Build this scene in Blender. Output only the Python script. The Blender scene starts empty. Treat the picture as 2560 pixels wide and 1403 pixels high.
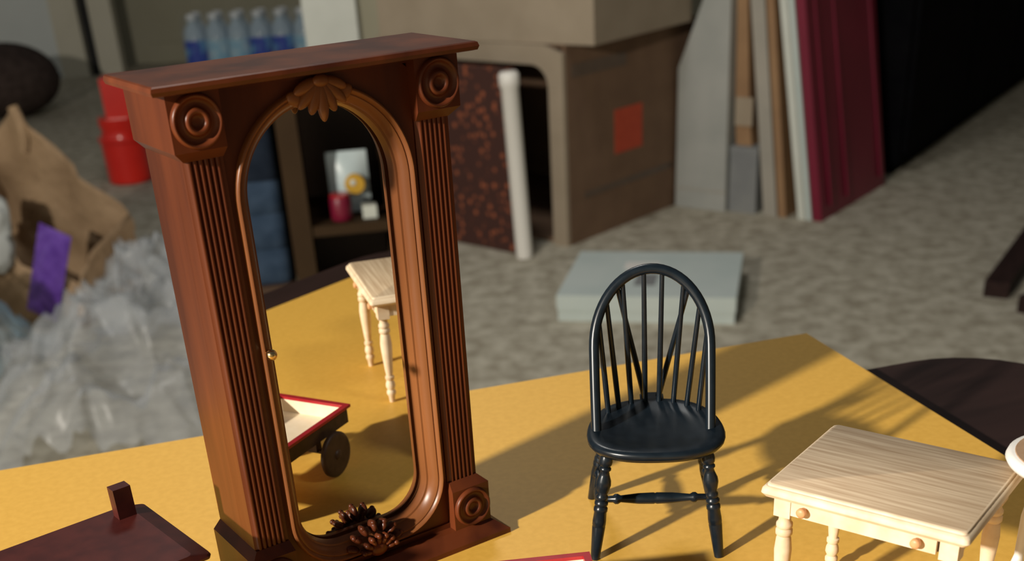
import bpy, bmesh, math, random
from mathutils import Vector, Matrix, noise
rnd = random.Random(7)
sc = bpy.context.scene
COL = sc.collection
PI = math.pi
TZ = 0.66                      # height of the yellow board the miniatures stand on
M0 = 0.001                     # the miniatures are drawn in millimetres

# ------------------------------------------------------------------ camera, world, lamp, exposure
cam_d = bpy.data.cameras.new('camera'); cam = bpy.data.objects.new('camera', cam_d); COL.objects.link(cam)
pitch, roll = 0.5171, -0.0600
r0, fw, up = Vector((1, 0, 0)), Vector((0, math.cos(pitch), -math.sin(pitch))), Vector((0, math.sin(pitch), math.cos(pitch)))
rt = math.cos(roll) * r0 + math.sin(roll) * up
u2 = -math.sin(roll) * r0 + math.cos(roll) * up
mw = Matrix((rt, u2, -fw)).transposed().to_4x4(); mw.translation = (0, 0, TZ + 0.18)
cam.matrix_world = mw
cam_d.sensor_width = 36; cam_d.lens = 2964.3 / 2560 * 36
cam_d.shift_x = -21.3 / 2560; cam_d.shift_y = 647.5 / 2560
cam_d.clip_start = 0.01
cam_d.dof.use_dof = True; cam_d.dof.focus_distance = 0.325; cam_d.dof.aperture_fstop = 20
sc.camera = cam

w = bpy.data.worlds.new('room_light'); sc.world = w; w.use_nodes = True
w.node_tree.nodes['Background'].inputs[0].default_value = (0.95, 0.97, 1.0, 1)
w.node_tree.nodes['Background'].inputs[1].default_value = 0.06

ld = bpy.data.lights.new('lamp', 'POINT'); lamp = bpy.data.objects.new('lamp', ld); COL.objects.link(lamp)
lamp.location = (-1.21, -0.75, 1.356); ld.energy = 222; ld.shadow_soft_size = 0.036; ld.color = (1.0, 0.92, 0.80)
cd = bpy.data.lights.new('ceiling_lamp', 'AREA'); cl = bpy.data.objects.new('ceiling_lamp', cd); COL.objects.link(cl)
cl.location = (-0.25, 2.0, 2.45); cd.shape = 'DISK'; cd.size = 0.55; cd.energy = 15.5; cd.color = (1.0, 0.975, 0.92)

sc.view_settings.view_transform = 'Standard'; sc.view_settings.look = 'None'
sc.view_settings.gamma = 1; sc.view_settings.use_curve_mapping = False
sc.view_settings.exposure = 0.0

# ------------------------------------------------------------------ materials
def mat(name, col, rough=0.5, col2=None, scale=30, stretch=(1, 1, 1), detail=4, bump=0.0, bscale=None, metal=0.0, coat=0.0, spec=0.5, lo=0.35, hi=0.65, bdist=0.001, nrough=0.5):
    m = bpy.data.materials.new(name); m.use_nodes = True
    nt = m.node_tree; b = nt.nodes['Principled BSDF']
    b.inputs['Base Color'].default_value = (*col, 1); b.inputs['Roughness'].default_value = rough
    b.inputs['Metallic'].default_value = metal; b.inputs['Coat Weight'].default_value = coat
    b.inputs['Coat Roughness'].default_value = 0.18; b.inputs['Specular IOR Level'].default_value = spec
    tc = nt.nodes.new('ShaderNodeTexCoord'); mp = nt.nodes.new('ShaderNodeMapping')
    nt.links.new(tc.outputs['Object'], mp.inputs[0]); mp.inputs['Scale'].default_value = stretch
    if col2:
        n = nt.nodes.new('ShaderNodeTexNoise'); n.inputs['Scale'].default_value = scale; n.inputs['Detail'].default_value = detail; n.inputs['Roughness'].default_value = nrough
        nt.links.new(mp.outputs[0], n.inputs['Vector'])
        cr = nt.nodes.new('ShaderNodeValToRGB'); cr.color_ramp.elements[0].color = (*col, 1); cr.color_ramp.elements[1].color = (*col2, 1)
        cr.color_ramp.elements[0].position = lo; cr.color_ramp.elements[1].position = hi
        nt.links.new(n.outputs[0], cr.inputs[0]); nt.links.new(cr.outputs[0], b.inputs['Base Color'])
    if bump:
        n2 = nt.nodes.new('ShaderNodeTexNoise'); n2.inputs['Scale'].default_value = bscale or scale; n2.inputs['Detail'].default_value = 3
        nt.links.new(mp.outputs[0], n2.inputs['Vector'])
        bp = nt.nodes.new('ShaderNodeBump'); bp.inputs['Strength'].default_value = bump; bp.inputs['Distance'].default_value = bdist
        nt.links.new(n2.outputs[0], bp.inputs['Height']); nt.links.new(bp.outputs[0], b.inputs['Normal'])
    return m

def film(name, col, alpha, rough=0.25):
    m = bpy.data.materials.new(name); m.use_nodes = True; nt = m.node_tree; b = nt.nodes['Principled BSDF']
    b.inputs['Base Color'].default_value = (*col, 1); b.inputs['Roughness'].default_value = rough
    tr = nt.nodes.new('ShaderNodeBsdfTransparent'); mx = nt.nodes.new('ShaderNodeMixShader')
    mx.inputs[0].default_value = alpha
    nt.links.new(tr.outputs[0], mx.inputs[1]); nt.links.new(b.outputs[0], mx.inputs[2])
    nt.links.new(mx.outputs[0], nt.nodes['Material Output'].inputs[0])
    return m

MAHOG = mat('mahogany', (0.055, 0.0125, 0.0055), 0.36, (0.140, 0.034, 0.0105), 60, (1, 1, 0.12), 5, 0.05, 900, spec=0.30, bdist=0.0002)
MAHOG_L = mat('light_mahogany', (0.13, 0.042, 0.014), 0.34, (0.26, 0.095, 0.03), 60, (1, 1, 0.12), 5, 0.05, 900, spec=0.35, bdist=0.0002)
MAHOG_D = mat('dark_mahogany', (0.05, 0.009, 0.008), 0.45, (0.075, 0.014, 0.011), 200, spec=0.3)
MUSTARD = mat('mustard_laminate', (0.77, 0.435, 0.068), 0.5, (0.83, 0.48, 0.082), 400, detail=6, bump=0.02, bscale=1500, bdist=0.0002)
WALNUT = mat('dark_walnut', (0.018, 0.008, 0.007), 0.7, (0.030, 0.014, 0.012), 12, (1, 6, 6), 5, spec=0.2)
NAVY = mat('navy_black_paint', (0.005, 0.0095, 0.015), 0.30, (0.008, 0.014, 0.021), 300, coat=0.0, spec=0.45)
PINE = mat('pale_pine', (0.74, 0.56, 0.37), 0.55, (0.90, 0.74, 0.54), 160, (1, 0.35, 1), 5, 0.05, 1200, bdist=0.0002)
PINE_TOP_DIM = mat('pine_top_grain_dimmed', (0.48, 0.33, 0.20), 0.6, (0.78, 0.62, 0.43), 900, (0.045, 1.0, 1.0), 8, 0.05, 900, lo=0.3, hi=0.7, bdist=0.0002)  # real grain, but darkened to imitate grazing lamplight on the top
PINE_KNOB = mat('knob_wood', (0.62, 0.32, 0.15), 0.45, (0.70, 0.38, 0.18), 500)
RED_P = mat('red_paint', (0.36, 0.012, 0.020), 0.35, (0.42, 0.016, 0.024), 300)
CREAM = mat('cream_paint', (0.86, 0.72, 0.52), 0.6, (0.90, 0.77, 0.58), 300)
DARKWOOD = mat('dark_wood', (0.045, 0.022, 0.012), 0.5, (0.075, 0.04, 0.022), 300)
BRASS = mat('brass', (0.85, 0.60, 0.28), 0.22, metal=1.0)
WHITE_P = mat('white_paint', (0.82, 0.80, 0.76), 0.45, (0.86, 0.84, 0.80), 200)
TANTOP = mat('tan_top', (0.42, 0.26, 0.15), 0.5, (0.48, 0.31, 0.19), 300)
CARPET = mat('carpet', (0.33, 0.295, 0.225), 0.95, (0.54, 0.505, 0.41), 24, detail=12, bump=0.6, bscale=220, lo=0.38, hi=0.61, spec=0.1, bdist=0.004, nrough=0.60)
CARD_SHADED = mat('cardboard', (0.17, 0.105, 0.068), 0.85, (0.20, 0.125, 0.08), 14, spec=0.2)  # darkened: shade on the side turned from the lamp is in the colour
CARD_P = mat('pale_cardboard', (0.33, 0.27, 0.20), 0.8, (0.37, 0.305, 0.23), 10, spec=0.2)
TAPE = mat('dark_tape', (0.10, 0.07, 0.05), 0.4, (0.13, 0.09, 0.065), 20)
ORANGE = mat('orange_label', (0.55, 0.07, 0.025), 0.6, (0.48, 0.055, 0.02), 40)
CARTON = mat('white_carton', (0.52, 0.60, 0.585), 0.6, (0.58, 0.65, 0.63), 8)
CARTON_G = mat('dull_carton', (0.34, 0.355, 0.34), 0.6, (0.40, 0.41, 0.39), 8)
GREYB = mat('grey_board', (0.34, 0.32, 0.28), 0.7, (0.40, 0.37, 0.32), 10)
SLATE = mat('slate_carton', (0.20, 0.21, 0.22), 0.7, (0.25, 0.26, 0.26), 10)
BROWNB = mat('brown_board', (0.28, 0.16, 0.08), 0.7, (0.34, 0.20, 0.10), 10)
CRIMSON = mat('crimson_vinyl', (0.17, 0.006, 0.028), 0.4, (0.20, 0.008, 0.034), 6)
SHADE_BLACK = mat('shade_black', (0.002, 0.002, 0.003), 0.9, (0.004, 0.004, 0.005), 10, spec=0.05)  # near black, carries the darkness of the unlit area at right
KRAFT = mat('kraft_paper', (0.25, 0.165, 0.095), 0.75, (0.36, 0.245, 0.145), 9, bump=0.7, bscale=22, bdist=0.010, spec=0.25)
PURPLE = mat('purple_foil', (0.10, 0.035, 0.30), 0.3, (0.16, 0.07, 0.42), 30)
TISSUE = mat('white_tissue', (0.46, 0.48, 0.46), 0.8, (0.54, 0.56, 0.54), 20)
FILM = film('clear_plastic_film', (0.50, 0.53, 0.56), 0.34, 0.30)
FILM_B = film('bluish_plastic_film', (0.28, 0.40, 0.48), 0.45, 0.30)
REDPL = mat('red_plastic', (0.60, 0.012, 0.008), 0.28, (0.66, 0.018, 0.010), 10, coat=0.3)
WALL = mat('olive_wall', (0.36, 0.34, 0.25), 0.9, (0.40, 0.38, 0.29), 3)
WALL_W = mat('pale_wall', (0.62, 0.66, 0.66), 0.9, (0.66, 0.70, 0.70), 3)
TRIM = mat('cream_trim', (0.58, 0.55, 0.45), 0.6, (0.62, 0.59, 0.49), 5)
GAP_SHADE = mat('gap_shade', (0.02, 0.02, 0.02), 0.9, (0.03, 0.03, 0.03), 5)  # colour of the shade inside the door gap
POUF = mat('dark_brown_cloth', (0.045, 0.032, 0.028), 0.95, (0.07, 0.05, 0.044), 30, spec=0.1)
WATER = film('clear_bottle', (0.66, 0.82, 0.95), 0.6, 0.08)
LABEL_B = mat('blue_label', (0.015, 0.05, 0.50), 0.3, (0.20, 0.50, 0.80), 16, lo=0.48, hi=0.6)
LABEL_C = mat('pale_blue_label', (0.20, 0.52, 0.78), 0.3, (0.65, 0.82, 0.90), 18)
LABEL_O = mat('orange_print', (0.55, 0.27, 0.07), 0.4, (0.40, 0.20, 0.06), 30)
CAPW = mat('white_cap', (0.9, 0.93, 0.96), 0.15, (0.78, 0.84, 0.9), 50)  # cap white raised to stand in for glints on the bottles
DENIM = mat('navy_cloth', (0.028, 0.048, 0.085), 0.9, (0.045, 0.072, 0.12), 40, spec=0.1)
DENIM_D = mat('dark_navy_cloth', (0.012, 0.018, 0.032), 0.9, (0.018, 0.026, 0.044), 40, spec=0.1)
SHELFW = mat('shelf_wood', (0.034, 0.018, 0.007), 0.7, (0.046, 0.025, 0.010), 8, spec=0.2)
SILVER = mat('silver_packet', (0.55, 0.66, 0.70), 0.3, (0.62, 0.72, 0.76), 30)
YELLOWP = mat('yellow_print', (0.62, 0.36, 0.04), 0.35, (0.56, 0.32, 0.03), 30)
MIRROR = mat('mirror_silver', (0.86, 0.86, 0.84), 0.004, metal=1.0)
WHITE_B = mat('bright_white', (0.62, 0.65, 0.60), 0.4, (0.66, 0.69, 0.64), 20)

def pattern_mat():
    m = bpy.data.materials.new('floral_cloth'); m.use_nodes = True; nt = m.node_tree; b = nt.nodes['Principled BSDF']
    b.inputs['Roughness'].default_value = 0.85
    tc = nt.nodes.new('ShaderNodeTexCoord'); v = nt.nodes.new('ShaderNodeTexVoronoi'); v.inputs['Scale'].default_value = 52
    v.inputs['Randomness'].default_value = 0.8
    cr = nt.nodes.new('ShaderNodeValToRGB'); e = cr.color_ramp.elements
    e[0].position = 0.18; e[0].color = (0.34, 0.090, 0.035, 1); e[1].position = 0.42; e[1].color = (0.050, 0.015, 0.010, 1)
    mp = nt.nodes.new('ShaderNodeMapping'); mp.inputs['Scale'].default_value = (1, 0, 1)
    nt.links.new(tc.outputs['Object'], mp.inputs[0]); nt.links.new(mp.outputs[0], v.inputs['Vector']); nt.links.new(v.outputs['Distance'], cr.inputs[0]); nt.links.new(cr.outputs[0], b.inputs['Base Color'])
    return m
FLORAL = pattern_mat()

# ------------------------------------------------------------------ mesh helpers
class MB:
    def __init__(s, k=1.0): s.bm = bmesh.new(); s.k = k
    def ring(s, pts): return [s.bm.verts.new(Vector(p) * s.k) for p in pts]
    def face(s, vs):
        try: return s.bm.faces.new(vs)
        except ValueError: return None
    def loft(s, rings, cap=True, closed=True):
        R = [s.ring(r) for r in rings]; n = len(R[0])
        for a, b in zip(R, R[1:]):
            for i in range(n if closed else n - 1):
                j = (i + 1) % n; s.face([a[i], a[j], b[j], b[i]])
        if cap and closed: s.face(R[0][::-1]); s.face(R[-1])
        return s
    def box(s, x0, x1, y0, y1, z0, z1):
        q = lambda z: [(x0, y0, z), (x1, y0, z), (x1, y1, z), (x0, y1, z)]
        return s.loft([q(z0), q(z1)])
    def prism(s, poly, z0, z1): return s.loft([[(x, y, z0) for x, y in poly], [(x, y, z1) for x, y in poly]])
    def seg(s, p0, p1, prof, n=16):
        """turned piece between two points; prof = [(t, radius)]"""
        p0, p1 = Vector(p0), Vector(p1); d = (p1 - p0).normalized()
        a = d.orthogonal().normalized(); b = d.cross(a)
        return s.loft([[p0.lerp(p1, t) + (a * math.cos(2 * PI * i / n) + b * math.sin(2 * PI * i / n)) * max(r, 1e-4) for i in range(n)] for t, r in prof])
    def tube(s, pts, rad, n=12, closed=False):
        pts = [Vector(p) for p in pts]; N = len(pts); rings = []
        ref = None
        for i, p in enumerate(pts):
            d = (pts[min(i + 1, N - 1)] - pts[max(i - 1, 0)]).normalized()
            a = (ref - d * ref.dot(d)).normalized() if ref else d.orthogonal().normalized()
            ref = a; b = d.cross(a); r = rad(i / (N - 1)) if callable(rad) else rad
            rings.append([p + (a * math.cos(2 * PI * k / n) + b * math.sin(2 * PI * k / n)) * r for k in range(n)])
        return s.loft(rings)
    def ball(s, c, rx, ry=None, rz=None, M=None, u=14, v=10):
        ry = ry or rx; rz = rz or rx; c = Vector(c); M = M or Matrix.Identity(3); rings = []
        for j in range(v + 1):
            th = PI * j / v; q = max(math.sin(th), 1e-3)
            rings.append([c + M @ Vector((rx * q * math.cos(2 * PI * i / u), ry * q * math.sin(2 * PI * i / u), -rz * math.cos(th))) for i in range(u)])
        return s.loft(rings)
    def grid(s, f, nu, nv):
        V = [[s.bm.verts.new(Vector(f(i / nu, j / nv)) * s.k) for i in range(nu + 1)] for j in range(nv + 1)]
        for j in range(nv):
            for i in range(nu): s.face([V[j][i], V[j][i + 1], V[j + 1][i + 1], V[j + 1][i]])
        return s
    def bevel(s, w, seg=2, ang=30):
        es = [e for e in s.bm.edges if len(e.link_faces) == 2 and e.calc_face_angle(0) > math.radians(ang)]
        bmesh.ops.bevel(s.bm, geom=es, offset=w * s.k, segments=seg, profile=0.5, affect='EDGES', clamp_overlap=True)
        return s
    def build(s, name, m, parent=None, smooth=40, loc=None, rz=None):
        bm = s.bm; bmesh.ops.recalc_face_normals(bm, faces=bm.faces)
        me = bpy.data.meshes.new(name); bm.to_mesh(me); bm.free(); me.materials.append(m)
        if smooth:
            for p in me.polygons: p.use_smooth = True
            me.set_sharp_from_angle(angle=math.radians(smooth))
        o = bpy.data.objects.new(name, me); COL.objects.link(o)
        if parent: o.parent = parent
        if loc: o.location = loc
        if rz is not None: o.rotation_euler.z = rz
        return o

def tag(o, label=None, cat=None, group=None, kind=None):
    if label: o['label'] = label
    if cat: o['category'] = cat
    if group: o['group'] = group
    if kind: o['kind'] = kind
    return o
def thing(name, label, cat, loc=(0, 0, 0), rz=0, group=None):
    o = bpy.data.objects.new(name, None); COL.objects.link(o); o.empty_display_size = 0.01
    o.location = loc; o.rotation_euler = (0, 0, rz)
    return tag(o, label, cat, group)
def struct(name, mb, m, **k): return tag(mb.build(name, m, **k), kind='structure')
def rrect(x0, x1, y0, y1, r, n=6):
    P = []
    for cx, cy, a0 in ((x1 - r, y0 + r, -PI / 2), (x1 - r, y1 - r, 0), (x0 + r, y1 - r, PI / 2), (x0 + r, y0 + r, PI)):
        for i in range(n + 1):
            a = a0 + PI / 2 * i / n; P.append((cx + r * math.cos(a), cy + r * math.sin(a)))
    return P
def fbm(p, o=4): return noise.fractal(Vector(p), 1.0, 2.0, o)

# ------------------------------------------------------------------ the room
struct('floor', MB().box(-4.2, 4.2, -3.4, 7.4, -0.04, 0.0), CARPET)
struct('wall_back', MB().box(-4.2, 4.2, 7.0, 7.1, 0.0, 2.5), WALL)
struct('wall_left', MB().box(-4.3, -4.2, -3.4, 7.1, 0.0, 2.5), WALL_W)
struct('wall_right', MB().box(4.2, 4.3, -3.4, 7.1, 0.0, 2.5), WALL)
struct('wall_front', MB().box(-4.2, 4.2, -3.5, -3.4, 0.0, 2.5), WALL)
struct('baseboard_back', MB().box(-1.86, 4.2, 6.975, 7.0, 0.0, 0.10).bevel(0.006), WALL)
d1 = tag(bpy.data.objects.new('door_1', None), kind='structure'); COL.objects.link(d1); d1.location = (-2.06, 6.62, 0)
MB().box(-0.95, -0.16, -0.02, 0.02, 0.0, 2.0).bevel(0.004).build('door_leaf', WALL_W, d1)
MB().box(-0.155, -0.02, -0.035, 0.025, 0.0, 2.0).bevel(0.01).build('door_stile', TRIM, d1)
MB().box(-0.02, 0.035, 0.02, 0.06, 0.0, 2.0).build('gap_shade_strip', GAP_SHADE, d1)  # solid dark strip standing in for shade between door and casing
MB().box(0.035, 0.15, -0.02, 0.06, 0.0, 2.05).bevel(0.008).build('casing', TRIM, d1)

# ------------------------------------------------------------------ the dark side table and the yellow board on it
taz = 0.27967
dt = thing('side_table', 'dark brown wooden table with rounded corners under the mustard board', 'table', (0, 0, 0), taz)
mb = MB(); zt = TZ - 0.005
mb.loft([[(x, y, zt - 0.018) for x, y in rrect(-0.33, 0.328, 0.070, 0.390, 0.045, 8)], [(x, y, zt) for x, y in rrect(-0.33, 0.328, 0.070, 0.390, 0.045, 8)]])
mb.bevel(0.003).build('tabletop', WALNUT, dt)
for sx in (-0.27, 0.27):
    for sy in (0.11, 0.35):
        MB().seg((sx, sy, zt - 0.018), (sx * 1.06, 0.23 + (sy - 0.23) * 1.15, 0), [(0, 0.016), (0.5, 0.015), (1, 0.011)]).build('leg', WALNUT, dt)
for sy in (0.11, 0.35):
    MB().box(-0.26, 0.26, sy - 0.008, sy + 0.008, zt - 0.055, zt - 0.018).build('apron', WALNUT, dt)
yb = tag(MB().box(-0.30, 0.2544, 0.1036, 0.4257, zt, TZ).bevel(0.0012).build('board', MUSTARD, rz=taz),
         'mustard yellow board holding all the miniature furniture', 'board')

# ------------------------------------------------------------------ miniature mirrored wardrobe
W, D, e, s_, Zt, ts, Zb, Zc, tb = 36.3, 25.0, 2.45, 6.7, 142.0, 2.3, 126.6, 17.7, 4.8
wd = thing('wardrobe', 'tall mahogany miniature wardrobe with arched mirror door on yellow board', 'wardrobe', (-0.04233, 0.30321, TZ), 0.59034)
zt_ = Zt - ts
mb = MB(M0)
for sx in (-1, 1): mb.box(*sorted((sx * 32.5, sx * W)), 4.0, D, tb, zt_)
mb.box(-32.5, 32.5, D - 1.6, D, tb, zt_); mb.box(-32.5, 32.5, 9.0, D - 1.6, tb, tb + 2); mb.box(-32.5, 32.5, 9.0, D - 1.6, zt_ - 2, zt_)
mb.box(-26.2, 26.2, 0.6, 8.8, tb, tb + 1.6); mb.box(-26.2, 26.2, 0.6, 8.8, zt_ - 1.4, zt_)
mb.build('carcass', MAHOG, wd)
def slab(z0, z1, sg):
    prof = [(-1.4, z0), (-0.35, z0 + 0.25), (0, (z0 + z1) / 2), (-0.3, z1 - 0.25), (-0.8, z1)] if sg > 0 else [(0, z0), (0, z0 + 1.6), (-1.0, z0 + 2.2), (-4.2, z1)]
    return MB(M0).loft([[(-W - s_ - o, -s_ - o, z), (W + s_ + o, -s_ - o, z), (W + s_ + o, D, z), (-W - s_ - o, D, z)] for o, z in prof])
slab(zt_, Zt, 1).build('cornice', MAHOG, wd, smooth=25)
slab(0, tb, -1).build('plinth', MAHOG, wd, smooth=25)
def reeded(sx):
    x0, x1 = (26.4, W) if sx > 0 else (-W, -26.4)
    P = [(x0, 8.5), (x0, 0.9)]; n = 6; a0, a1 = x0 + 0.7, x1 - 0.7; wr = (a1 - a0) / n
    for i in range(n):
        for k in range(1, 8):
            t = PI * k / 8; P.append((a0 + wr * (i + 0.5) - wr * 0.47 * math.cos(t), 0.75 - 0.85 * math.sin(t)))
        if i < n - 1: P.append((a0 + wr * (i + 1), 1.05))
    P += [(x1, 0.3), (x1, 8.5)]
    return MB(M0).prism(P, tb, zt_)
for sx in (-1, 1):
    reeded(sx).build('pilaster', MAHOG, wd, smooth=50)
    for top in (0, 1):
        u0, u1 = (25.9, W + e) if sx > 0 else (-W - e, -25.9)
        i0, i1 = (26.4, W) if sx > 0 else (-W, -26.4)
        R_ = lambda a, b, v, z: [(a, v, z), (b, v, z), (b, D, z), (a, D, z)]
        za, zb, zc = (zt_, Zb, Zb - e) if top else (tb, Zc, Zc + e)
        blk = MB(M0).loft([R_(u0, u1, -e, za), R_(u0, u1, -e, zb), R_(i0, i1, -0.1, zc)]).bevel(0.22, 1).build('corner_block', MAHOG, wd, smooth=25)
        cu, cz = (u0 + u1) / 2, (za + zb) / 2
        prof = [(0, .25), (.9, .2), (1.4, .45), (1.8, 1.15), (2.3, 1.5), (2.8, 1.3), (3.1, .75), (3.4, .3), (4.0, .14), (4.7, .3), (5.1, .9), (5.5, 1.35), (5.8, 1.3), (6.1, .8), (6.2, -.2)]
        n = 40
        MB(M0).loft([[(cu + max(r, .01) * math.cos(2 * PI * i / n), -e - h, cz + max(r, .01) * math.sin(2 * PI * i / n)) for i in range(n)] for r, h in prof]).build('rosette', MAHOG, blk, smooth=70)
# door: panel, moulded frame, mirror, knob, carvings
dr = bpy.data.objects.new('door', None); COL.objects.link(dr); dr.parent = wd
path = []                                    # (u, z, normal_u, normal_z) round the opening, anticlockwise
def arc(cx, cz, r, a0, a1, n):
    for i in range(n + 1):
        a = a0 + (a1 - a0) * i / n; path.append((cx + r * math.cos(a), cz + r * math.sin(a), math.cos(a), math.sin(a)))
arc(8.8, 23.5, 16.0, -PI / 2, 0, 14)
for k in range(1, 12): path.append((24.8, 23.5 + (111.5 - 23.5) * k / 12, 1, 0))
arc(0, 111.5, 24.8, 0, PI, 40)
for k in range(1, 12): path.append((-24.8, 111.5 - (111.5 - 23.5) * k / 12, -1, 0))
arc(-8.8, 23.5, 16.0, PI, 1.5 * PI, 14)
def sweep(prof): return MB(M0).loft([[(u + o * a, v, z + o * b) for u, z, a, b in path] for o, v in prof], cap=False)
mb = MB(M0); zmid = 72.0
rect = []
for u, z, a, b in path:
    du, dz = u * 1.0, z - zmid; k = min(26.2 / abs(du) if abs(du) > 1e-6 else 1e9, (zt_ - 1.4 - zmid if dz > 0 else zmid - tb - 1.6) / abs(dz) if abs(dz) > 1e-6 else 1e9)
    rect.append((u * k, zmid + dz * k))
mb.loft([[(u - .6 * a, 5.5, z - .6 * b) for u, z, a, b in path], [(u - .6 * a, 1.3, z - .6 * b) for u, z, a, b in path], [(u, 1.3, z) for u, z in rect], [(u, 5.5, z) for u, z in rect]], cap=False)
mb.build('door_panel', MAHOG, dr, smooth=20)
sweep([(.25, 1.5), (.15, 0), (-.1, -.35), (-.45, -.5), (-.85, -.25), (-1.05, .2), (-1.3, .55), (-1.6, .45), (-1.9, .6), (-3.4, 2.7), (-3.5, 3.1), (-3.75, 3.2), (-4.0, 3.3), (-4.6, 5.4), (-4.6, 5.9), (-3.7, 6.0), (-3.7, 6.95)]).build('moulded_frame', MAHOG_L, dr, smooth=40)
mb = MB(M0); mb.loft([[(u - 3.2 * a, v, z - 3.2 * b) for u, z, a, b in path] for v in (6.97, 8.4)])
mb.build('mirror', MIRROR, dr, smooth=10)
mb = MB(M0); mb.seg((-23.6, 0.2, 74.6), (-23.6, -2.0, 74.6), [(0, .6), (1, .5)]); mb.ball((-23.6, -2.5, 74.6), 1.45)
mb.build('knob', BRASS, dr)
mb = MB(M0)                                   # shell carving hanging from the head of the arch
for k in range(-3, 4):
    a = k * 0.40; L = 9.5 - 0.5 * abs(k) - (0.8 if k % 2 else 0)
    Mx = Matrix.Rotation(a, 3, 'Y')
    mb.ball(Vector((0.3, -1.2 + 0.12 * abs(k), 138.0)) + Mx @ Vector((0, 0, -L * .55)), 1.55, 1.3, L * .5, Mx)
mb.ball((0.3, -1.6, 137.6), 2.2, 1.2, 1.5); mb.ball((-6.2, -.3, 134.0), 2.6, 1.0, 1.7, Matrix.Rotation(.5, 3, 'Y')); mb.ball((6.8, -.3, 134.0), 2.6, 1.0, 1.7, Matrix.Rotation(-.5, 3, 'Y'))
mb.build('shell_carving', MAHOG_L, dr, smooth=80)
mb = MB(M0)                                   # flower of beaded petals on the bottom rail
mb.ball((0, -1.2, 8.2), 3.0, 1.8, 2.4)
for k in range(-3, 4):
    a = k * 0.42; Mx = Matrix.Rotation(a, 3, 'Y'); o = Vector((0, 0, 7.0))
    mb.ball(o + Mx @ Vector((0, -1.5, 4.4)), .95, 1.5, 1.9, Mx); mb.ball(o + Mx @ Vector((0, -2.6, 5.6)), .85)
    mb.ball(o + Mx @ Vector((0, 1.2, 7.6)), 1.05, 2.2, 2.0, Mx); mb.ball(o + Mx @ Vector((0, .3, 9.0)), .85)
mb.build('flower_carving', MAHOG, dr, smooth=80)

# ------------------------------------------------------------------ miniature Windsor chair
ch = thing('windsor_chair', 'black miniature hoop back chair with spindles and turned legs', 'chair', (0.0414, 0.3200, TZ), math.radians(-4.5))
SH = 36.6
def seat_ring(k, z, dish=0):
    P = []; n = 56
    for i in range(n):
        a = 2 * PI * i / n; c, s = math.cos(a), math.sin(a)
        x = 19.9 * math.copysign(abs(c) ** 0.80, c); y = (24.5 if s > 0 else 15.5) * math.copysign(abs(s) ** (0.92 if s > 0 else 0.66), s) - 9.5
        if s < 0: x *= 1 - 0.10 * abs(s)
        P.append((x * k, (y + 2) * k - 2, z))
    return P
mb = MB(M0)
mb.loft([seat_ring(.86, SH - 4.2), seat_ring(.94, SH - 3.4), seat_ring(.99, SH - 2.0), seat_ring(1.0, SH - 1.0), seat_ring(.975, SH - .25), seat_ring(.93, SH), seat_ring(.80, SH - .1), seat_ring(.66, SH - .9), seat_ring(.3, SH - 1.3), seat_ring(.02, SH - 1.2)])
mb.build('seat', NAVY, ch, smooth=60)
mb = MB(M0); mb.loft([[(x, y, z) for x, y in rrect(-3.6, 3.6, 11.5, 19.5, 2.0)] for z in (SH - 3.6, SH - .2)]).bevel(.5).build('tail', NAVY, ch)
def lean(z): return -7.5 + (z - 36) * 0.41
bow = []
for i in range(9): z = 35.5 + 22.5 * i / 9; bow.append((-17.0 - .2 * math.sin(PI * i / 18), lean(z), z))
for i in range(33):
    a = PI - PI * i / 32; z = 58 + 20.3 * math.sin(a); bow.append((16.6 * math.cos(a) - .6, lean(z), z))
for i in range(8, -1, -1): z = 35.5 + 22.5 * i / 9; bow.append((15.8 + .2 * math.sin(PI * i / 18), lean(z), z))
MB(M0).tube(bow, 1.48, 14).build('hoop', NAVY, ch, smooth=80)
def bowz(x): return 58 + 20.3 * math.sqrt(max(0, 1 - (x / 16.7) ** 2)) - .3
base = lambda x: (x, -7.5 + 20.3 * math.sqrt(max(0, 1 - (x / 16.9) ** 2)), SH - 1)
for xb, xt in ((2.1, 2.6), (6.3, 8.7), (10.1, 13.3), (13.3, 15.6)):
    for sx in (-1, 1):
        zt2 = bowz(xt)
        MB(M0).seg(base(sx * xb), (sx * xt, lean(zt2), zt2), [(0, .82), (.3, .86), (1, .68)], 10).build('spindle', NAVY, ch, smooth=80)
for sx in (-1, 1):
    zt2 = bowz(10.2)
    MB(M0).seg((sx * 2.0, 17.2, SH - 1), (sx * 10.2, lean(zt2), zt2), [(0, .95), (.3, .9), (1, .7)], 10).build('brace', NAVY, ch, smooth=80)
LEGP = [(0, 1.3), (.03, 1.6), (.06, 1.75), (.09, 1.6), (.11, 1.2), (.125, 1.55), (.14, 1.55), (.155, 1.1), (.19, 1.35), (.24, 1.85), (.28, 1.95), (.33, 1.6), (.37, 1.2), (.385, 1.55), (.41, 1.55), (.425, 1.3), (.445, 1.75), (.465, 1.75), (.48, 1.4), (.50, 1.8), (.525, 1.8), (.54, 1.6), (.62, 1.75), (.66, 1.75), (.665, 1.62), (.68, 1.72), (.85, 1.45), (1, 1.2)]
legs = {}
for nm, p0, p1 in (('fl', (-14.2, -16.8), (-18.2, -19.2)), ('fr', (14.2, -16.8), (18.2, -19.2)), ('bl', (-13.4, 4.5), (-19.0, 19.6)), ('br', (13.4, 4.5), (19.0, 19.6))):
    a, b = Vector((*p0, SH - 3.6)), Vector((*p1, 0)); legs[nm] = (a, b)
    MB(M0).seg(a, b, [(t, r * 1.14) for t, r in LEGP], 18).build('leg', NAVY, ch, smooth=60)
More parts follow.
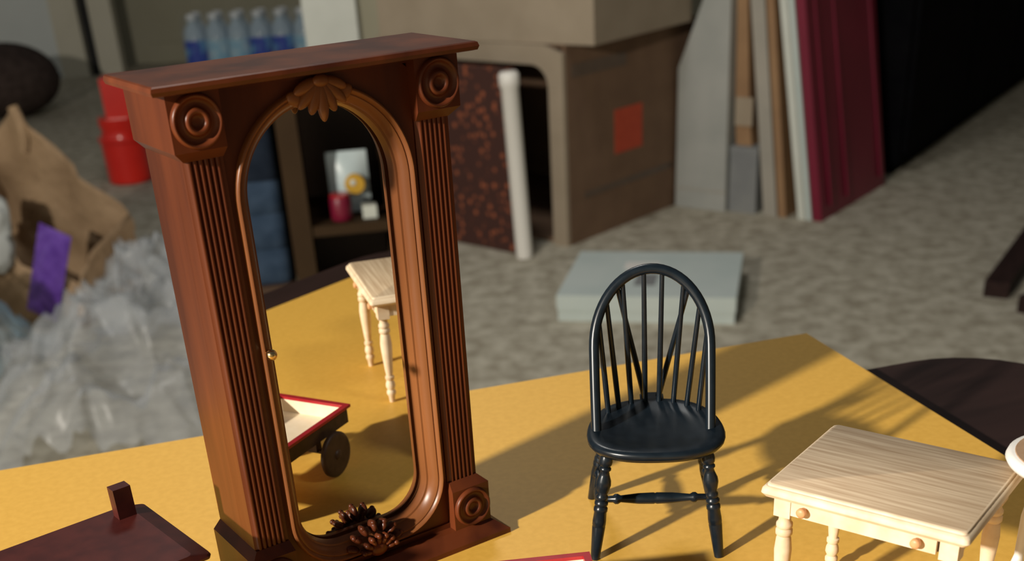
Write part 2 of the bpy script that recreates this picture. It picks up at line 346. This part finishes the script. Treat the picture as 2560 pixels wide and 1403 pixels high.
STP = [(t, r * 1.12) for t, r in [(0, .85), (.12, .95), (.14, 1.4), (.165, 1.4), (.19, .95), (.35, 1.45), (.485, 1.55), (.5, 1.4), (.515, 1.55), (.65, 1.45), (.81, .95), (.835, 1.4), (.86, 1.4), (.88, .95), (1, .85)]]
mid = []
for sd in 'lr':
    p, q = legs['f' + sd][0].lerp(legs['f' + sd][1], .56), legs['b' + sd][0].lerp(legs['b' + sd][1], .58)
    MB(M0).seg(p, q, STP).build('stretcher', NAVY, ch, smooth=60); mid.append(p.lerp(q, .30))
MB(M0).seg(mid[0], mid[1], STP).build('stretcher', NAVY, ch, smooth=60)

# ------------------------------------------------------------------ miniature pine writing table
tw, td, th = 48.7, 40.3, 43.5
mt = thing('writing_table', 'pale pine miniature table with one drawer and two wooden knobs', 'table', (0.0624, 0.2612, TZ), -0.6688)
mb = MB(M0)
prof = [(-.9, th - 3.9), (.35, th - 3.5), (1.0, th - 2.5), (.8, th - 1.4), (.15, th - .75), (-.1, th - .7), (-.25, th - .25), (-.6, th)]
mb.loft([[(x, y, z) for x, y in rrect(-o - .6, tw + o + .6, -o - .6, td + o + .6, 1.2, 4)] for o, z in prof])
tt = mb.build('tabletop', PINE, mt, smooth=35); tt.data.materials.append(PINE_TOP_DIM)
for p in tt.data.polygons:
    if p.normal.z > 0.97: p.material_index = 1  # upward faces take the dimmed pine, the edges stay pale
ins, lw = 1.2, 4.4; z1 = th - 3.9; zb = z1 - 5.6
TLEG = [(0, 2.0), (.03, 1.5), (.06, 1.7), (.075, 2.1), (.10, 2.1), (.115, 1.7), (.13, 2.15), (.165, 2.15), (.18, 1.6), (.20, 1.9), (.30, 2.25), (.40, 2.1), (.62, 1.5), (.68, 1.25), (.69, 1.75), (.72, 1.75), (.735, 1.3), (.77, 1.75), (.81, 1.9), (.85, 1.3), (.87, 1.8), (.90, 1.8), (.93, 1.25), (1, 1.05)]
for lx in (ins, tw - ins - lw):
    for ly in (ins, td - ins - lw):
        mb = MB(M0).box(lx, lx + lw, ly, ly + lw, zb, z1).bevel(.25)
        mb.seg((lx + lw / 2, ly + lw / 2, zb), (lx + lw / 2, ly + lw / 2, 0), TLEG, 20)
        mb.build('leg', PINE, mt, smooth=50)
za = z1 - 4.6
a0, a1 = ins + lw, tw - ins - lw
MB(M0).box(a0, a1, td - ins - 1.6, td - ins - .4, za, z1).build('apron', PINE, mt)
for x in (ins + .4, tw - ins - 1.6): MB(M0).box(x, x + 1.2, ins + lw, td - ins - lw, za, z1).build('apron', PINE, mt)
MB(M0).box(a0, a1, ins + 1.4, ins + 2.4, za + .2, z1).build('drawer_shade_board', DARKWOOD, mt)  # dark board standing in for shade in the slit beside the drawer
dw = MB(M0).box(a0 + .12, a1 - .8, ins + .15, ins + 1.4, za, z1 - .12).bevel(.12, 1).build('drawer', PINE, mt)
for x in (a0 + 3.6, a1 - 5.2):
    mb = MB(M0); mb.seg((x, ins + .2, za + 2.4), (x, ins - 2.3, za + 2.4), [(0, .9), (.3, .85), (.45, 1.25), (.8, 1.3), (.95, 1.0), (1, .3)], 14)
    mb.build('knob', PINE_KNOB, dw, smooth=50)

# ------------------------------------------------------------------ red wagon (its corner shows below, the rest in the mirror)
wg = thing('wagon', 'red rimmed miniature wagon with cream inside and dark wheels', 'wagon', (0.0181, 0.2718, TZ), math.radians(5))
Lw, Ww, zr = 64.0, 30.0, 20.5
mb = MB(M0)
for x0, x1, y0, y1 in ((-Lw, 0, -2, 0), (-Lw, 0, -Ww, -Ww + 2), (-Lw, -Lw + 2, -Ww + 2, -2), (-2, 0, -Ww + 2, -2)): mb.box(x0, x1, y0, y1, zr - 1.0, zr)
mb.bevel(.2, 1).build('rim', RED_P, wg)
mb = MB(M0)
for x0, x1, y0, y1 in ((-Lw + 1, -1, -1.9, -1), (-Lw + 1, -1, -Ww + 1, -Ww + 1.9), (-Lw + 1, -Lw + 1.9, -Ww + 1.9, -1.9), (-1.9, -1, -Ww + 1.9, -1.9)): mb.box(x0, x1, y0, y1, zr - 6.5, zr - 1)
mb.build('side_boards', DARKWOOD, wg)
mb = MB(M0)
for x0, x1, y0, y1 in ((-Lw + 1.9, -1.9, -2.2, -1.9), (-Lw + 1.9, -1.9, -Ww + 1.9, -Ww + 2.2), (-Lw + 1.9, -Lw + 2.2, -Ww + 2.2, -2.2), (-2.2, -1.9, -Ww + 2.2, -2.2)): mb.box(x0, x1, y0, y1, zr - 5.7, zr - 1)
mb.box(-Lw + 1.9, -1.9, -Ww + 1.9, -1.9, zr - 6.5, zr - 5.7).build('cream_lining', CREAM, wg)
for x in (-14.5, -50):
    mb = MB(M0).seg((x, 2.5, 8), (x, -Ww - 2.5, 8), [(0, .8), (1, .8)], 10); mb.box(x - 1.5, x + 1.5, -Ww + 5, -5, 8, zr - 6.5); mb.build('axle', DARKWOOD, wg)
    for y in (1.6, -Ww - 1.6):
        mb = MB(M0).seg((x, y - 1.1, 8), (x, y + 1.1, 8), [(0, 6.6), (.08, 7.6), (.25, 8.0), (.75, 8.0), (.92, 7.6), (1, 6.6)], 28)
        mb.seg((x, y - 1.7, 8), (x, y + 1.7, 8), [(0, 1.2), (.2, 2.0), (.8, 2.0), (1, 1.2)], 14); mb.build('wheel', DARKWOOD, wg, smooth=50)

# ------------------------------------------------------------------ round white stool at the right edge
wt = thing('round_stool', 'round white miniature stool with tan seat by corner of pine table', 'stool', (0.1352, 0.2556, TZ))
hz = 48.8
mb = MB(M0); mb.loft([[(r * math.cos(2 * PI * i / 48), r * math.sin(2 * PI * i / 48), z) for i in range(48)] for r, z in ((13.6, hz - 3.2), (15.0, hz - 2.7), (15.6, hz - 1.6), (15.2, hz - .5), (14.2, hz))]).build('rim', WHITE_P, wt, smooth=50)
mb = MB(M0); mb.loft([[(r * math.cos(2 * PI * i / 48), r * math.sin(2 * PI * i / 48), z) for i in range(48)] for r, z in ((13.6, hz - .1), (13.4, hz + .2), (5, hz - .1))]).build('seat', TANTOP, wt, smooth=50)
for k in range(4):
    a = PI / 4 + PI / 2 * k + .15
    MB(M0).seg((7.0 * math.cos(a), 7.0 * math.sin(a), hz - 3.2), (9.5 * math.cos(a), 9.5 * math.sin(a), 0), [(0, 1.2), (.1, 1.7), (.2, 1.2), (.35, 1.8), (.6, 1.2), (.65, 1.6), (.7, 1.2), (.9, 1.5), (1, 1.0)], 14).build('leg', WHITE_P, wt, smooth=60)

# ------------------------------------------------------------------ mahogany console table at the lower left
bn = thing('console_table', 'dark mahogany miniature console table with a corner post, left of wardrobe', 'table', (-0.0784, 0.2615, TZ), math.radians(39.3))
bh = 34.0; bl, bd = 70.0, 39.5
mb = MB(M0); mb.loft([[(x, y, z) for x, y in P] for P, z in (
    (rrect(-bl, 0, 0, bd, 1.3), bh - 2.7), (rrect(-bl - .3, .3, -.3, bd + .3, 1.6), bh - 1.9), (rrect(-bl, 0, 0, bd, 1.6), bh - 1.3), (rrect(-bl + 4, -4.6, .4, bd - .4, 1.6), bh))])
mb.build('top', MAHOG_D, bn, smooth=15)
MB(M0).box(-9.8, -4.9, bd - 7.7, bd - 4.0, bh - .1, bh + 8.7).bevel(.8, 3).build('post', MAHOG_D, bn)
for x in (-bl + 3, -6):
    for y in (2, bd - 5.2):
        mb = MB(M0).box(x, x + 3.2, y, y + 3.2, bh - 9, bh - 2.2).bevel(.2)
        mb.seg((x + 1.6, y + 1.6, bh - 9), (x + 1.6, y + 1.6, 0), TLEG, 16); mb.build('leg', MAHOG_L, bn, smooth=50)  # paler mahogany paints lamplight onto the legs and aprons
for y in (2.4, bd - 3.6): MB(M0).box(-bl + 6.2, -6, y, y + 1.2, bh - 6.5, bh - 2.2).build('apron', MAHOG_L, bn)
for x in (-bl + 3.4, -4.4): MB(M0).box(x, x + 1.2, 5.2, bd - 5.2, bh - 6.5, bh - 2.2).build('apron', MAHOG_L, bn)

# ------------------------------------------------------------------ things on the carpet
def frame2(p, az): return dict(loc=(p[0], p[1], p[2] if len(p) > 2 else 0), rz=math.radians(az))
# flat white box
az = -13.5
fb = thing('flat_box', 'flat white cardboard box lying on carpet behind the chair', 'box', (0.107, 2.398, 0), math.radians(az))
MB().box(0, 0.366, 0, 0.315, 0, 0.030).bevel(0.003).build('tray', CARTON, fb)
MB().box(-0.002, 0.368, -0.002, 0.317, 0.026, 0.056).bevel(0.003).build('lid', CARTON, fb)
MB().box(0.115, 0.19, 0.185, 0.235, 0.056, 0.0566).build('white_label', WHITE_P, fb)
MB().box(0.150, 0.195, 0.070, 0.150, 0.056, 0.0566).build('grey_label', SLATE, fb)

# large open box with a pale rim; axes: x along the front (to the left in the picture), y into the box
SA = 48.0
bx = thing('open_box', 'large brown cardboard box with pale open front and orange label', 'box', (0.171, 2.952, 0), math.radians(SA))
bw_, bd_, bh_ = 0.62, 0.56, 0.470      # local x = depth along az 48, local y = along the front (az 138)
MB().box(0, bd_, -0.0, 0.008, 0, bh_).build('side_panel', CARD_SHADED, bx)
MB().box(0, bd_, bw_ - 0.008, bw_, 0, bh_).build('side_panel', CARD_SHADED, bx)
MB().box(bd_ - 0.008, bd_, 0.008, bw_ - 0.008, 0, bh_).build('back_panel', CARD_SHADED, bx)
MB().box(0.008, bd_ - 0.008, 0.008, bw_ - 0.008, bh_ - 0.008, bh_).build('top_panel', CARD_SHADED, bx)
MB().box(0.008, bd_ - 0.008, 0.008, bw_ - 0.008, 0, 0.008).build('bottom_panel', CARD_SHADED, bx)
mb = MB()                                # front rim with rounded inner corners
inner = []
for cy, cz, a0 in ((bw_ - 0.09, bh_ - 0.045 - 0.05, 0), (0.045 + 0.05, bh_ - 0.045 - 0.05, PI / 2)):
    for i in range(9):
        a = a0 + PI / 2 * i / 8; inner.append((cy + 0.05 * math.cos(a), cz + 0.05 * math.sin(a)))
inner = [(bw_ - 0.04, 0.0)] + inner + [(0.045, 0.0)]
outer = []
for i, (y, z) in enumerate(inner):
    outer.append((bw_, 0.0) if i == 0 else (0.0, 0.0) if i == len(inner) - 1 else ((bw_ if y > bw_ / 2 else 0.0), bh_) if i in (9, 10) or 3 < i < 16 and abs(y - bw_ / 2) > bw_ / 2 - 0.09 else (min(max(y, 0), bw_), bh_))
outer = [(bw_, 0.0)] + [(bw_, min(bh_, z + 0.05)) for y, z in inner[1:5]] + [(y if i > 0 else bw_, bh_) for i, (y, z) in enumerate(inner[5:15])] + [(0.0, min(bh_, z + 0.05)) for y, z in inner[15:19]] + [(0.0, 0.0)]
for xa, xb in ((-0.012, 0.0),):
    A = [mb.bm.verts.new((xa, y, z)) for y, z in inner]; B = [mb.bm.verts.new((xa, y, z)) for y, z in outer]
    A2 = [mb.bm.verts.new((xb + 0.16, y, z)) for y, z in inner]; B2 = [mb.bm.verts.new((xb, y, z)) for y, z in outer]
    for i in range(len(inner) - 1):
        mb.face([A[i], A[i + 1], B[i + 1], B[i]]); mb.face([A[i], A2[i], A2[i + 1], A[i + 1]]); mb.face([B[i], B[i + 1], B2[i + 1], B2[i]])
mb.build('front_rim', CARD_P, bx, smooth=30)
MB().box(0.190, 0.308, -0.0012, 0.0, 0.188, 0.295).build('orange_label', ORANGE, bx)
MB().box(0.06, 0.45, -0.001, 0.0, 0.105, 0.120).build('tape_strip', TAPE, bx)
MB().box(0.02, 0.24, -0.001, 0.0, 0.395, 0.425).build('tape_strip', TAPE, bx)

tp = thing('carton', 'pale tan carton resting on top of the open box', 'box', (0.236, 2.905, 0.471), math.radians(52))
MB().box(0, 0.45, 0, 0.66, 0, 0.21).bevel(0.004).build('body', CARD_P, tp)
MB().box(-0.004, 0.454, -0.004, 0.664, 0.21, 0.285).bevel(0.004).build('lid', CARD_P, tp)

fl = thing('floral_panel', 'dark brown panel with small red flower print leaning on open box', 'panel', (0.045, 2.93, 0), math.radians(137))
mb = MB(); mb.loft([[(0, 0, 0), (0.42, 0, 0), (0.42, 0.022, 0), (0, 0.022, 0)], [(0.0, -0.012, 0.43), (0.42, -0.012, 0.43), (0.42, 0.010, 0.43), (0.0, 0.010, 0.43)]]).bevel(0.004)
mb.build('cloth_cover', FLORAL, fl)
MB().box(0.02, 0.40, 0.004, 0.018, 0.0, 0.006).build('board_edge', DARKWOOD, fl)
pl = tag(MB().seg((0.052, 2.872, 0.001), (0.036, 2.885, 0.430), [(0, .019), (.03, .0205), (.92, .0205), (.93, .024), (.985, .024), (1, .019)], 20).build('pole', WHITE_P, smooth=50),
         'white plastic pole standing against the floral panel', 'pole')

# row of cartons and boards right of the box: x axis runs away from the camera (az 52.7), y to the left
def board(name, label, cat, p, th_, ln, h, lean_, m, az=52.7, z0=0.0, extra=None):
    t = thing(name, label, cat, (p[0], p[1], z0), math.radians(az))
    mb = MB(); mb.loft([[(0, 0, 0), (ln, 0, 0), (ln, th_, 0), (0, th_, 0)], [(0, lean_, h), (ln, lean_, h), (ln, lean_ + th_, h), (0, lean_ + th_, h)]]).bevel(0.003)
    mb.build('panel', m, t)
    if extra: extra(t)
    return t
wc = thing('tall_carton', 'tall white carton with slanted top corner beside open box', 'box', (0.481, 3.282, 0), math.radians(-38))
mb = MB(); mb.loft([[(x, y, z) for x, z in ((0, 0), (0.152, 0), (0.150, 0.66), (0.085, 0.62), (0.072, 0.52), (0.004, 0.357))] for y in (0, 0.05)]).bevel(0.003)
mb.build('body', CARTON_G, wc)
MB().box(0.0, 0.152, -0.001, 0.0005, 0.049, 0.053).build('crease', GREYB, wc)
sb = thing('slate_box', 'small slate grey box standing right of the tall white carton', 'box', (0.612, 3.195, 0), math.radians(52.7))
MB().box(0, 0.10, -0.078, 0, 0, 0.165).bevel(0.003).build('body', SLATE, sb)
MB().box(-0.001, 0.101, -0.079, 0.001, 0.150, 0.170).bevel(0.002).build('lid', SLATE, sb)
kc = thing('kraft_sheet', 'folded tan cardboard standing on the slate grey box', 'cardboard', (0.628, 3.205, 0.170), math.radians(52.7))
mb = MB(); mb.loft([[(0, 0, 0), (.06, 0, 0), (.06, -.045, 0), (0, -.045, 0)], [(0, .006, .09), (.06, .006, .09), (.06, -.034, .09), (0, -.034, .09)], [(0, .012, .42), (.06, .012, .42), (.06, -.014, .42), (0, -.014, .42)]]).build('sheet', BROWNB, kc)
MB().box(-0.004, 0.0, -.045, .004, .05, .12).build('flap', CARD_P, kc)
def along(c): return (0.612 + .795 * c, 3.195 - .606 * c)
def board_at(name, label, cat, c0, c1, ln, h, lean_, m, extra=None): return board(name, label, cat, along(c1), c1 - c0, ln, h, lean_, m, extra=extra)
board_at('grey_panel', 'grey board standing between the slate box and brown board', 'board', .103, .140, 0.30, 0.62, 0.074, GREYB)
board_at('brown_panel', 'thin brown board standing between grey board and white board', 'board', .145, .166, 0.30, 0.62, 0.074, BROWNB)
board_at('white_panel', 'white board leaning left with its bright edge in front', 'board', .200, .221, 0.32, 0.66, 0.105, WHITE_B)
board_at('pale_panel', 'thin pale board between the white board and crimson panel', 'board', .224, .237, 0.32, 0.64, 0.102, CARTON)
def grooves(t):
    for x0, x1 in ((0.05, 0.065), (0.16, 0.175), (0.395, 0.41)):
        mb = MB(); mb.loft([[(x0, -0.003, 0.03), (x1, -0.003, 0.03), (x1, 0.002, 0.03), (x0, 0.002, 0.03)], [(x0, 0.103, 0.66), (x1, 0.103, 0.66), (x1, 0.108, 0.66), (x0, 0.108, 0.66)]]).build('raised_band', CRIMSON, t)
board_at('crimson_panel', 'crimson red ribbed panel at the right end of the boards', 'panel', .241, .266, 0.44, 0.68, 0.108, CRIMSON, extra=grooves)
bk = thing('added_cabinet', 'black cabinet added to fill the dark area right of crimson panel', 'cabinet', (1.15, 3.47, 0), math.radians(56))  # added dark mass that keeps this area black
MB().box(0, 1.94, 0, 0.5, 0.03, 1.3).bevel(0.005).build('body', SHADE_BLACK, bk)
for k in range(3): MB().box(0.02 + .64 * k, 0.64 + .64 * k, -0.015, 0, 0.06, 1.27).bevel(0.004).build('door', SHADE_BLACK, bk)
MB().box(0.02, 1.92, 0.02, 0.48, 0, 0.03).build('plinth', SHADE_BLACK, bk)
for i, (p, az, L, lab) in enumerate((((1.000, 2.390), 58, 0.5, 'dark wooden plank lying on the carpet at right edge'), ((1.030, 2.285), 38, 0.4, 'shorter dark wooden plank in front of the other plank'))):
    tag(MB().box(0, L, -0.05, 0, 0, 0.035).bevel(0.004).build('plank', WALNUT, loc=(*p, 0), rz=math.radians(az)), lab, 'plank')

# paper bag with packets
def bag():
    t = thing('paper_bag', 'crumpled brown paper bag standing open on the carpet', 'bag', (-1.05, 2.70, 0), math.radians(-20))
    per = []
    w2, d2 = 0.165, 0.10
    n = 16
    for i in range(n): per.append((-w2 + 2 * w2 * i / n, -d2, 'f'))
    for i in range(n // 2): per.append((w2, -d2 + 2 * d2 * i / (n // 2), 'r'))
    for i in range(n): per.append((w2 - 2 * w2 * i / n, d2, 'b'))
    for i in range(n // 2): per.append((-w2, d2 - 2 * d2 * i / (n // 2), 'l'))
    def rim(x, y):
        fx = (x + w2) / (2 * w2); fy = (y + d2) / (2 * d2)
        back = 0.44 - 0.25 * abs(fx - 0.28) / 0.72; front = 0.235 - 0.14 * fx
        return front + (back - front) * min(1, fy ** .8)
    rings = []
    for k in range(15):
        f = k / 14; R = []
        for x, y, _ in per:
            z = rim(x, y) * f; sp = 1 + 0.10 * math.sin(PI * f) - 0.06 * f
            nz = fbm((x * 9 + 3, y * 9, z * 9), 3) * 0.028 * min(1, f * 4)
            R.append((x * sp + nz, y * (sp + .1 * f) + fbm((x * 9, y * 9 + 7, z * 9), 3) * 0.028 * min(1, f * 4), z + 0.001))
        rings.append(R)
    mb = MB(); mb.loft(rings, cap=False); mb.face([v for v in list(mb.bm.verts)[:len(per)]][::-1])
    o = mb.build('bag_body', KRAFT, t, smooth=60)
    so = o.modifiers.new('thick', 'SOLIDIFY'); so.thickness = 0.0015
    mb = MB(); mb.tube([(-0.06 + .012 * math.sin(k), 0.095, 0.43 - 0.032 * k) for k in range(4)] , .012, 8).build('folded_edge', KRAFT, t)
bag()
pk = thing('packet', 'shiny purple packet poking out of the paper bag', 'packet', (-0.975, 2.535, 0.03), math.radians(-15))
Mx = Matrix.Rotation(0.42, 3, 'Y')
mb = MB(); mb.grid(lambda u, v: Mx @ Vector(((u - .5) * .075, -.012 * (math.sin(PI * u) * math.sin(PI * v)) - .004 * fbm((u * 6, v * 9, 2)), v * .21)) + Vector((-.05, 0, 0)), 12, 22)
mb.grid(lambda u, v: Mx @ Vector(((u - .5) * .075, .012 * (math.sin(PI * u) * math.sin(PI * v)), v * .21)) + Vector((-.05, 0, 0)), 12, 22)
mb.build('wrapper', PURPLE, pk, smooth=70)
def crumple(name, label, cat, m, c, rx, ry, h, seed, res=46, rz=0.0, fold=1.0, part='film'):
    t = thing(name, label, cat, c, rz)
    def f(u, v):
        a, b = u * 2 - 1, v * 2 - 1; r = math.sqrt(a * a + b * b) / 1.2; p = Vector((a * 1.6 + seed, b * 1.6, seed))
        rd = 1 - abs(noise.noise(p * 1.5)) * 2; rd2 = 1 - abs(noise.noise(p * 4.1 + Vector((5, 0, 0)))) * 2
        z = h * max(0, 1 - r ** 2.4) * (0.72 + 0.38 * rd * fold) + 0.03 * rd2 * fold * h / .2
        return (a * rx + .04 * noise.noise(p * 2), b * ry + .04 * noise.noise(p * 2 + Vector((9, 9, 0))), max(0.002, z))
    MB().grid(f, res, res).build(part, m, t, smooth=180)
    return t
crumple('plastic_wrap', 'crumpled clear plastic wrap in front of the paper bag', 'plastic', FILM, (-0.69, 2.06, 0), 0.215, 0.30, 0.20, 3.1)
crumple('plastic_sheet', 'bluish clear plastic sheet left of the clear plastic wrap', 'plastic', FILM_B, (-1.13, 2.16, 0), 0.18, 0.28, 0.22, 8.4)
crumple('plastic_bag', 'pale plastic bag behind the wrap and beside the paper bag', 'plastic', FILM, (-0.76, 2.53, 0), 0.13, 0.11, 0.17, 5.7)
t = thing('tissue', 'white crumpled tissue tucked in the top of paper bag', 'tissue', (-1.105, 2.585, 0.205))
mb = MB(); mb.ball((0, 0, 0), .055, .04, .085, None, 24, 18)
for v in mb.bm.verts: v.co += v.co.normalized() * .025 * fbm(v.co * 30, 3)
mb.build('paper', TISSUE, t, smooth=80)

# red canister
rc = thing('canister', 'red plastic canister standing on the carpet left of wardrobe', 'canister', (-1.208, 4.02, 0), math.radians(8))
mb = MB(); mb.seg((0, 0, 0), (0, 0, 0.145), [(0, .062), (.04, .070), (.9, .072), (.93, .078), (1, .078)], 28).build('body', REDPL, rc, smooth=50)
mb = MB(); mb.seg((0, 0, 0.145), (0, 0, 0.205), [(0, .066), (.35, .060), (.6, .066), (1, .066)], 28).build('collar', REDPL, rc, smooth=50)
mb = MB(); mb.box(-.030, .072, -.05, .05, .205, .325); mb.bevel(.016, 4).build('cap', REDPL, rc, smooth=50)

# water bottles in shrink wrap, standing on the carpet near the back wall
WX, WY, BR = -1.50, 6.25, 0.0535
def bottle(i, x, y):
    b = thing('water_bottle', '', 'bottle', (x, y, 0))
    R = BR - .001
    MB().seg((0, 0, 0), (0, 0, .27), [(0, R * .8), (.03, R), (.15, R), (.2, R * .93), (.25, R), (.66, R), (.82, R * .85), (.94, R * .36), (1, R * .36)], 20).build('body', WATER, b, smooth=60)
    MB().seg((0, 0, .035), (0, 0, .175), [(0, R * 1.005), (1, R * 1.005)], 20).build('wrapper', (LABEL_B, LABEL_C)[(i * 3 // 2) % 2], b, smooth=60)
    MB().seg((0, 0, .265), (0, 0, .292), [(0, .022), (.1, .024), (.9, .024), (1, .020)], 16).build('cap', CAPW, b, smooth=60)
    return b
names = ('first', 'second', 'third', 'fourth', 'fifth', 'sixth')
for r_ in range(2):
    for c_ in range(6):
        b = bottle(c_ + r_ * 3, WX + 2 * BR * (c_ + .5), WY + 2 * BR * (r_ + .5))
        row = ('front row', 'back row')[r_]
        b['label'] = f"blue labelled water bottle, {names[c_]} from the left in the pack's {row}"; b['group'] = 'water bottles in the pack'
op = tag(MB().box(0, .085, -.003, 0, 0, .075).build('sticker', LABEL_O, loc=(WX + .43, WY - .012, 0.03)), 'orange sticker on the front of the bottle pack', 'sticker')
wr = thing('shrink_wrap', 'clear shrink wrap stretched round the pack of water bottles', 'plastic', (WX + 6 * BR, WY + 2 * BR, 0))
MB().loft([[(x * k, y * k, z) for x, y in rrect(-6.15 * BR, 6.15 * BR, -2.2 * BR, 2.2 * BR, .05)] for k, z in ((1, .001), (1.0, .10), (.99, .20), (.95, .285))], cap=False).build('film', film('shrink_film', (.55, .70, .85), .08, .10), wr, smooth=60)
wp = thing('styrofoam_panel', 'upright white foam panel behind the wardrobe, right of bottles', 'panel', (-0.520, 3.62, 0), math.radians(0))
MB().box(0, 0.150, 0, 0.05, 0, 0.85).bevel(0.004).build('panel', WHITE_B, wp)
ol = thing('olive_board', 'narrow olive board standing behind the pale tan carton', 'board', (-0.368, 3.66, 0))
MB().box(0, 0.09, 0, 0.03, 0, 0.80).bevel(0.003).build('panel', WALL, ol)

# dark pouf at far left
pf = thing('pouf', 'dark brown round pouf by the pale door at far left', 'pouf', (-2.08, 5.45, 0))
mb = MB(); mb.ball((0, 0, .15), .22, .22, .15, None, 28, 16).build('cushion', POUF, pf, smooth=80)
MB().tube([(.216 * math.cos(2 * PI * k / 32), .216 * math.sin(2 * PI * k / 32), .15) for k in range(33)], .008, 8).build('piping', POUF, pf)

# ------------------------------------------------------------------ behind the camera, seen in the wardrobe mirror
SAZ = math.degrees(math.atan2(.86, .51))
sh = thing('shelf_unit', 'dark wooden shelf unit seen in the wardrobe mirror', 'shelf', (1.262, -0.532, 0), math.radians(SAZ))
# local x = sideways, local -y = into the shelf (away from the table)
MB().box(0, .032, -.22, 0, 0, .72).build('side_panel', SHELFW, sh)
MB().box(.155, .20, -.22, 0, 0, .72).build('side_panel', SHELFW, sh)
MB().box(.032, .155, -.22, -.21, 0, .72).build('back_panel', DARKWOOD, sh)
for z in (.04, .20, .352, .70): MB().box(.032, .155, -.21, -.004, z, z + .016).build('shelf_board', SHELFW, sh)
def onsh(x, y, z):
    a = math.radians(SAZ); return (1.262 + x * math.cos(a) - y * math.sin(a), -0.532 + x * math.sin(a) + y * math.cos(a), z)
sp = thing('snack_packet', 'silver packet with yellow disc, on the shelf in the mirror', 'packet', onsh(.100, -.075, .3685), math.radians(SAZ))
mb = MB()
for sg in (1, -1): mb.grid(lambda u, v: ((u - .5) * .064, sg * .014 * math.sin(PI * u) * math.sin(PI * v), v * .095), 12, 12)
mb.build('foil', SILVER, sp, smooth=80)
MB().seg((.009, .0125, .046), (.009, .0165, .046), [(0, .0165), (1, .015)], 20).build('yellow_disc', YELLOWP, sp)
MB().ball((.006, .0165, .049), .005, .002, .005).build('disc_highlight', WHITE_B, sp)  # white blob painted in as the highlight on the disc
rt_ = thing('red_tin', 'small red tin in front of the silver packet in mirror', 'tin', onsh(.082, -.032, .3685), math.radians(SAZ))
MB().seg((0, 0, 0), (0, 0, .036), [(0, .015), (.08, .017), (.9, .017), (1, .015)], 20).build('body', CRIMSON, rt_)
MB().seg((0, 0, .036), (0, 0, .040), [(0, .0155), (1, .0155)], 20).build('lid', RED_P, rt_)
sq = tag(MB().box(-.011, .011, -.008, .008, 0, .020).bevel(.003).build('eraser', WHITE_B, loc=onsh(.126, -.03, .3685), rz=math.radians(SAZ)), 'small white block beside the red tin on the mirrored shelf', 'block')
st = thing('stool', 'dark low stool under the folded navy cloths in mirror', 'stool', onsh(-.17, -.14, 0), math.radians(SAZ))
MB().box(-.165, .165, -.13, .13, .25, .28).bevel(.004).build('seat', DARKWOOD, st)
for x in (-.15, .13):
    for y in (-.115, .095): MB().box(x, x + .02, y, y + .02, 0, .25).build('leg', DARKWOOD, st)
for k, (z0, z1, m, lab) in enumerate(((.28, .335, DENIM, 'folded navy cloth at the bottom of the pile on stool'), (.335, .390, DENIM, 'folded navy cloth second from bottom of the stool pile'), (.390, .440, DENIM, 'folded navy cloth third from bottom of the stool pile'), (.440, .60, DENIM_D, 'thick dark navy blanket on top of the stool pile'))):
    mb = MB(); mb.loft([[(x, y, z) for x, y in rrect(-.16 + .004 * k - o, .165 - o * 0, -.125, .125 + o, .02)] for o, z in ((-.006, z0 + .0005), (.0, z0 + .012), (.002, (z0 + z1) / 2), (0, z1 - .012), (-.008, z1))])
    tag(mb.build('folded_cloth', m, loc=onsh(-.17, -.14, 0), rz=math.radians(SAZ)), lab, 'cloth', 'navy cloths piled on the stool')
